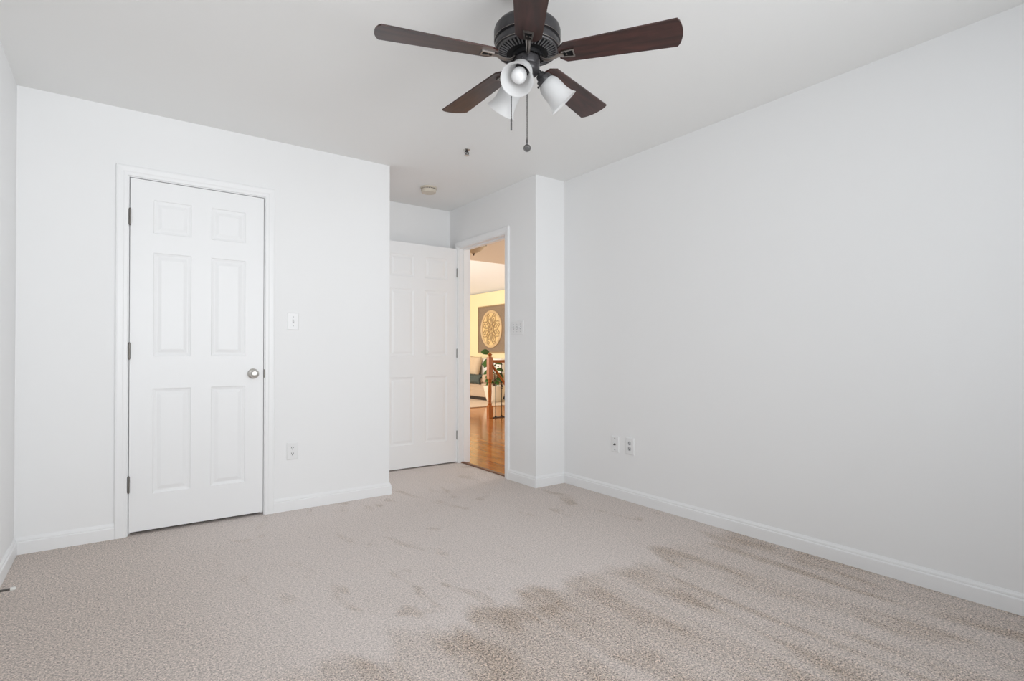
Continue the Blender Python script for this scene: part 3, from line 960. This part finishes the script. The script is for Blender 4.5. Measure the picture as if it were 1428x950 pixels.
HP = [(-.030, 0), (.030, 0), (.034, .012), (.030, .024), (.022, .036), (.010, .044), (-.010, .044), (-.022, .036), (-.030, .024), (-.034, .012)]
REND = NX + 1.75
bm = NB(); sweep_profile(bm, [lambda a, b: Vector((NX + h, NY + a, .895 + b)), lambda a, b: Vector((REND, NY + a, .895 + b))], HP)
obj('handrail', bm, M['oakrail'], rail)
bm = NB()
sy_ = NY - .026
sl = 1.18
L0 = .62
def slope(x, a, b):
    return Vector((x, sy_ + a * .8, .862 - (x - NX - .02) * sl + b - .02))
sweep_profile(bm, [lambda a, b: slope(NX + .028, a, b), lambda a, b: slope(NX + .028 + L0, a, b)], HP)
obj('sloping_handrail', bm, M['oakrail'], rail)
bm = NB(); box(bm, (NX + h, NY - .035, 0), (REND, NY + .035, .012), .002)
obj('shoe_rail', bm, M['feet'], rail)
for i in range(13):
    bx = NX + .113 + .121 * i
    bm = NB()
    lathe(bm, [(.0065, .012), (.0065, .896)], Vector((bx, NY, 0)), n=8)
    lathe(bm, [(.016, .012), (.016, .022), (.009, .034), (.0065, .036)], Vector((bx, NY, 0)), n=12)
    if i % 2 == 1:
        for q in range(4):                       # basket of four bowed wires
            a = PI / 2 * q
            pts = []
            for s in range(13):
                u = s / 12; rr = .019 * math.sin(PI * u); aa = a + u * PI * .9
                pts.append((bx + rr * math.cos(aa), NY + rr * math.sin(aa), .455 + .085 * u))
            tube(bm, pts, .0035, 6)
    else:
        lathe(bm, [(.0065, .60), (.011, .612), (.011, .624), (.0065, .636)], Vector((bx, NY, 0)), n=10)
    obj('baluster', bm, M['iron'], rail, smooth=40)
bm = NB(); box(bm, (REND, NY - h, 0), (REND + 2 * h, NY + h, .99), .003)
lathe(bm, [(.036, .988), (.022, .996), (.022, 1.012), (.040, 1.028), (.024, 1.046), (0, 1.060)], Vector((REND + h, NY, 0)), n=20)
obj('end_post', bm, M['oak'], rail, smooth=35)

# ------------------------------------------------------------------ rug
bm = NB(); box(bm, (3.7, 8.83, 0.0005), (6.98, 12.3, .016), .006, 2)
o = obj('area_rug', bm, M['rug'], origin=(5.3, 10.5, 0)); tag(o, 'cream wool area rug on the oak floor under the sofa', 'rug')

# ------------------------------------------------------------------ sofa against the cream wall (faces -X)
SX0, SX1, SY0, SY1 = 6.43, 7.26, 9.84, 12.05
sofa = tag(empty('sofa', (6.85, 10.9, .016)), 'beige upholstered sofa on dark feet under the round wall art', 'sofa')
def soft(bm, lo, hi, b, seed=0, amp=.006):
    box(bm, lo, hi, b, 3)
bm = NB(); soft(bm, (SX0 + .02, SY0, .085), (SX1, SY1, .395), .02); obj('base', bm, M['sofa'], sofa, smooth=40)
bm = NB()
for z in (.30, .215): tube(bm, [(SX0 + .019, SY0 + .03, z), (SX0 + .019, SY1 - .03, z)], .005, 6)
obj('piping', bm, M['pillow'], sofa, smooth=True)
bm = NB(); box(bm, (SX0 + .035, SY0 + .02, .022), (SX1 - .03, SY1 - .02, .088)); obj('underframe', bm, M['feet'], sofa)  # dark block painting the shade in the gap beneath the sofa
for x in (SX0 + .08, SX1 - .08):
    for y in (SY0 + .07, SY1 - .07):
        bm = NB(); lathe(bm, [(0, .0165), (.018, .0165), (.026, .086), (0, .086)], Vector((x, y, 0)), n=16); obj('foot', bm, M['feet'], sofa, smooth=40)
ym = (SY0 + .2 + SY1 - .2) / 2
for a_, b_ in ((SY0 + .19, ym - .003), (ym + .003, SY1 - .19)):
    bm = NB(); soft(bm, (SX0, a_, .395), (SX1 - .23, b_, .505), .035); obj('seat_cushion', bm, M['sofa'], sofa, smooth=60)
    bm = NB(); soft(bm, (SX1 - .30, a_, .50), (SX1 - .06, b_, .93), .07); obj('back_cushion', bm, M['pillow2'], sofa, smooth=60)
bm = NB(); soft(bm, (SX1 - .12, SY0 + .02, .39), (SX1 - .005, SY1 - .02, .86), .035); obj('backrest', bm, M['sofa'], sofa, smooth=60)
for a_ in (SY0, SY1 - .19):
    bm = NB(); soft(bm, (SX0 + .01, a_, .39), (SX1, a_ + .188, .60), .06); obj('arm', bm, M['sofa'], sofa, smooth=60)


def pillow(c, wdir, up, nrm, w, h, d, m, label, name='throw_pillow', crease=False):
    c, U, V, Nn = Vector(c), Vector(wdir).normalized(), Vector(up).normalized(), Vector(nrm).normalized()
    bm = NB()
    n = 16
    g = {}
    for side in (1, -1):
        for i in range(n + 1):
            for j in range(n + 1):
                a, b = -1 + 2 * i / n, -1 + 2 * j / n
                if side == -1 and (i in (0, n) or j in (0, n)):
                    g[(side, i, j)] = g[(1, i, j)]; continue
                pin = 1 - .06 * (1 - a * a) * abs(b) ** 6 - .0
                pin2 = 1 - .06 * (1 - b * b) * abs(a) ** 6
                puff = ((1 - a ** 4) * (1 - b ** 4)) ** .5 * d / 2
                if crease: puff *= 1 - .35 * math.exp(-((a - .15 + .5 * b) / .10) ** 2)
                puff += .006 * noise.noise(Vector((a * 2.1, b * 2.1, side + c.x))) * (1 - a * a) * (1 - b * b)
                g[(side, i, j)] = bm.verts.new(c + U * (a * w / 2 * pin2) + V * (b * h / 2 * pin) + Nn * side * puff)
        for i in range(n):
            for j in range(n):
                bm.faces.new((g[(side, i, j)], g[(side, i + 1, j)], g[(side, i + 1, j + 1)], g[(side, i, j + 1)]))
    o = obj(name, bm, m, origin=c - V * h / 2, smooth=True)
    tag(o, label, 'pillow', 'throw pillows on the sofa')


pillow((6.85, 10.98, .745), (0, 1, .04), (.26, 0, 1), (-1, 0, .26), .50, .48, .16, M['pillow'], 'tan throw pillow with a deep crease standing behind dark blanket', crease=True)
pillow((6.86, 11.50, .73), (0, 1, -.1), (.22, 0, 1), (-1, 0, .22), .46, .46, .15, M['pillow2'], 'white throw pillow at the left of the tan one')

# shaggy dark blanket draped over the front of the seat
bm = NB()
prof = []
path = [(SX0 + .30, .525), (SX0 + .24, .552), (SX0 + .15, .566), (SX0 + .05, .565), (SX0 - .02, .548), (SX0 - .055, .505), (SX0 - .060, .440), (SX0 - .045, .385)]
ny = 40
y0, y1 = 10.03, 10.98
rows = []
for j in range(ny + 1):
    y = y0 + (y1 - y0) * j / ny
    row = []
    for i, (x, z) in enumerate(path):
        k = noise.noise(Vector((x * 9, y * 9, z * 9))) * .016 + noise.noise(Vector((x * 40, y * 40, z * 40))) * .008
        e = .022 * math.exp(-min(y - y0, y1 - y) / .05)
        row.append((x - k * .6 + e * .3, y, z + k - e))
    rows.append(row)
outer = [[bm.verts.new(p) for p in r] for r in rows]
inner = []
for r in rows:
    ir = []
    for i, p in enumerate(r):
        q = [max(p[0], SX0 - .004) + (.028 if i >= 4 else 0) if i >= 4 else p[0], p[1], max(.508, p[2] - .035) if i < 5 else p[2]]
        if i >= 4: q[0] = SX0 - .006
        ir.append(bm.verts.new(q))
    inner.append(ir)
np_ = len(path)
for j in range(ny):
    for i in range(np_ - 1):
        bm.faces.new((outer[j][i], outer[j][i + 1], outer[j + 1][i + 1], outer[j + 1][i]))
        bm.faces.new((inner[j][i], inner[j + 1][i], inner[j + 1][i + 1], inner[j][i + 1]))
    for i in (0, np_ - 1):
        bm.faces.new((outer[j][i], outer[j + 1][i], inner[j + 1][i], inner[j][i]))
for j in (0, ny):
    for i in range(np_ - 1):
        bm.faces.new((outer[j][i], inner[j][i], inner[j][i + 1], outer[j][i + 1]))
o = obj('throw_blanket', bm, M['throw'], origin=(SX0 + .1, 10.5, .40), smooth=True)
tag(o, 'shaggy dark green-grey blanket draped over front of beige sofa seat', 'blanket')

# ------------------------------------------------------------------ potted plant
PX, PY = 6.47, 9.54
pot = tag(empty('potted_plant', (PX, PY, .016)), 'broad-leaved green plant in a cream ceramic pot behind railing', 'plant')
PC = Vector((PX, PY, .0165))
bm = NB(); lathe(bm, [(0, 0), (.150, 0), (.158, .006), (.190, .10), (.222, .24), (.236, .325), (.238, .338), (.230, .342), (.222, .335), (.215, .30), (0, .30)], PC, n=48); obj('pot', bm, M['pot'], pot, smooth=40)
bm = NB(); lathe(bm, [(.214, .298), (.212, .312), (.10, .322), (0, .318)], PC, n=32); obj('soil', bm, M['soil'], pot, smooth=True)
bm = NB()
stems = []
lean = -RV
for k, (ox, top, off) in enumerate([(-.02, 1.0, .09), (.03, .72, -.05), (.0, .85, .02)]):
    pts = [PC + RV * (ox) + Vector((0, 0, .31)), PC + RV * (ox - off * .4) + FV * .02 * k + Vector((0, 0, .31 + (top - .31) * .5)), PC + RV * (ox - off) + FV * .04 * (k - 1) + Vector((0, 0, top))]
    tube(bm, pts, [.010, .008, .005], 8); stems.append(pts)


def leaf(bmf, base, d, up, L, W, droop):
    d = Vector(d).normalized(); s = d.cross(Vector(up)).normalized(); nn = s.cross(d).normalized()
    n = 8
    rows = []
    for i in range(n + 1):
        u = i / n
        w = W * (math.sin(PI * min(1, u * .93 + .03)) ** .75) * (.75 + .35 * u)
        if i == n: w = .002
        c = base + d * (L * u) - Vector((0, 0, 1)) * droop * u * u * L
        rows.append([c - s * w / 2 + nn * (.12 * w), c - nn * .0, c + s * w / 2 + nn * (.12 * w)])
    V = [[bmf.verts.new(p) for p in r] for r in rows]
    Bk = [[bmf.verts.new(p - nn * .0012) for p in r] for r in rows]
    for i in range(n):
        for j in range(2):
            bmf.faces.new((V[i][j], V[i][j + 1], V[i + 1][j + 1], V[i + 1][j]))
            bmf.faces.new((Bk[i][j], Bk[i + 1][j], Bk[i + 1][j + 1], Bk[i][j + 1]))
        for j in (0, 2):
            bmf.faces.new((V[i][j], V[i + 1][j], Bk[i + 1][j], Bk[i][j]))
    for i in (0, n):
        for j in range(2):
            bmf.faces.new((V[i][j], Bk[i][j], Bk[i][j + 1], V[i][j + 1]))


bl = NB()
Z = Vector((0, 0, 1))
# (side offset from pot axis along RV, height, direction side, dir up, length, width, droop)
spec = [(-.10, 1.03, -1.0, .55, .27, .20, .25, -.25), (-.07, .94, -.55, -.45, .30, .21, .3, -.6), (-.08, .83, -1.0, -.02, .24, .12, .1, -.3), (-.05, .70, -1.0, -.35, .24, .13, .2, -.2),
        (-.04, .60, -1.0, -.25, .20, .12, .3, -.3), (-.03, .52, -1.0, -.15, .22, .14, .3, -.4), (-.02, .44, -.9, .05, .22, .13, .4, -.5),
        (.02, .62, 1.0, -.2, .22, .14, .3, -.3), (.03, .70, .9, .2, .22, .13, .4, -.4), (.03, .50, 1.0, .0, .22, .13, .4, -.4), (.02, .82, .8, .3, .20, .12, .4, .3), (.0, .45, .5, .1, .22, .13, .5, -.9),
        (-.03, .66, -.3, .0, .2, .13, .4, -.9), (.0, .78, .4, .2, .2, .12, .4, .8), (-.05, .9, -.4, .3, .22, .13, .4, .8), (.02, .55, .3, .1, .22, .13, .4, .9)]
for ox, z, ds_, du, L, W, dr, df in spec:
    base = PC + RV * ox + Vector((0, 0, z - .0165))
    d = RV * ds_ + FV * df + Z * du
    up = (Z * .7 - FV * .7)
    tube(bm, [base - d.normalized() * .05 + Z * -.03, base], .003, 6)
    leaf(bl, base, d, up, L * .84, W * .84, dr)
obj('stem', bm, M['stem'], pot, smooth=True)
obj('foliage', bl, M['leaf'], pot, smooth=True)

# ------------------------------------------------------------------ square wall art with round carved medallion
AY, AZ = 10.846, 1.637
art = tag(empty('wall_art', (HX1, AY, 1.06)), 'square weathered panel with round gold carved medallion above the sofa', 'wall art')
bm = NB(); box(bm, (HX1 - .03, AY - .60, 1.062), (HX1, AY + .60, 2.212), .004); obj('backing_panel', bm, M['artboard'], art)
bm = NB()
for lo_, hi_ in (((HX1 - .042, AY - .60, 1.062), (HX1 - .028, AY - .575, 2.212)), ((HX1 - .042, AY + .575, 1.062), (HX1 - .028, AY + .60, 2.212)), ((HX1 - .042, AY - .575, 1.062), (HX1 - .028, AY + .575, 1.087)), ((HX1 - .042, AY - .575, 2.187), (HX1 - .028, AY + .575, 2.212))):
    box(bm, lo_, hi_, .003)
obj('frame', bm, M['artrim'], art)
AC = Vector((HX1 - .030, AY, AZ))
NX_ = Vector((-1, 0, 0))
bm = NB(); lathe(bm, [(0, 0), (.40, 0), (.40, .008), (0, .008)], AC, NX_, 64); obj('medallion_backing', bm, M['goldpale'], art)
bm = NB()
lathe(bm, [(.455, 0), (.455, .022), (.440, .032), (.422, .024), (.412, .030), (.396, .022), (.392, .008), (.455, 0)], AC, NX_, 72, caps=False)
obj('outer_ring', bm, M['ring'], art, smooth=40)
bm = NB()
pt = lambda r, a, n: AC + NX_ * n + Vector((0, math.cos(a), 0)) * r + Vector((0, 0, math.sin(a))) * r
lathe(bm, [(.115, .008), (.115, .020), (.100, .024), (.090, .018), (.090, .008)], AC, NX_, 48, caps=False)
for k in range(8):
    a = 2 * PI * k / 8 + PI / 8
    for s in (-1, 1):
        tube(bm, [pt(.10 + .30 * u, a + s * .36 * math.sin(PI * u) ** .8 * (1 - .25 * u), .014) for u in [i / 12 for i in range(13)]], .008, 6)
        tube(bm, [pt(.14 + .14 * u, a + s * .19 * math.sin(PI * u), .014) for u in [i / 8 for i in range(9)]], .006, 6)
    a2 = a + PI / 8
    tube(bm, [pt(.395 - .13 * math.sin(PI * u), a2 + (u - .5) * .62, .014) for u in [i / 10 for i in range(11)]], .007, 6)
    lathe(bm, [(.020, 0), (.016, .010), (0, .014)], pt(.33, a, .008), NX_, 12)
    for s in (0,):
        tube(bm, [pt(.02 + .075 * u, a + .3 * math.sin(PI * u), .014) for u in [i / 6 for i in range(7)]], .006, 6)
lathe(bm, [(.035, 0), (.030, .014), (.012, .022), (0, .022)], AC + NX_ * .008, NX_, 20)
obj('scrollwork', bm, M['gold'], art, smooth=40)
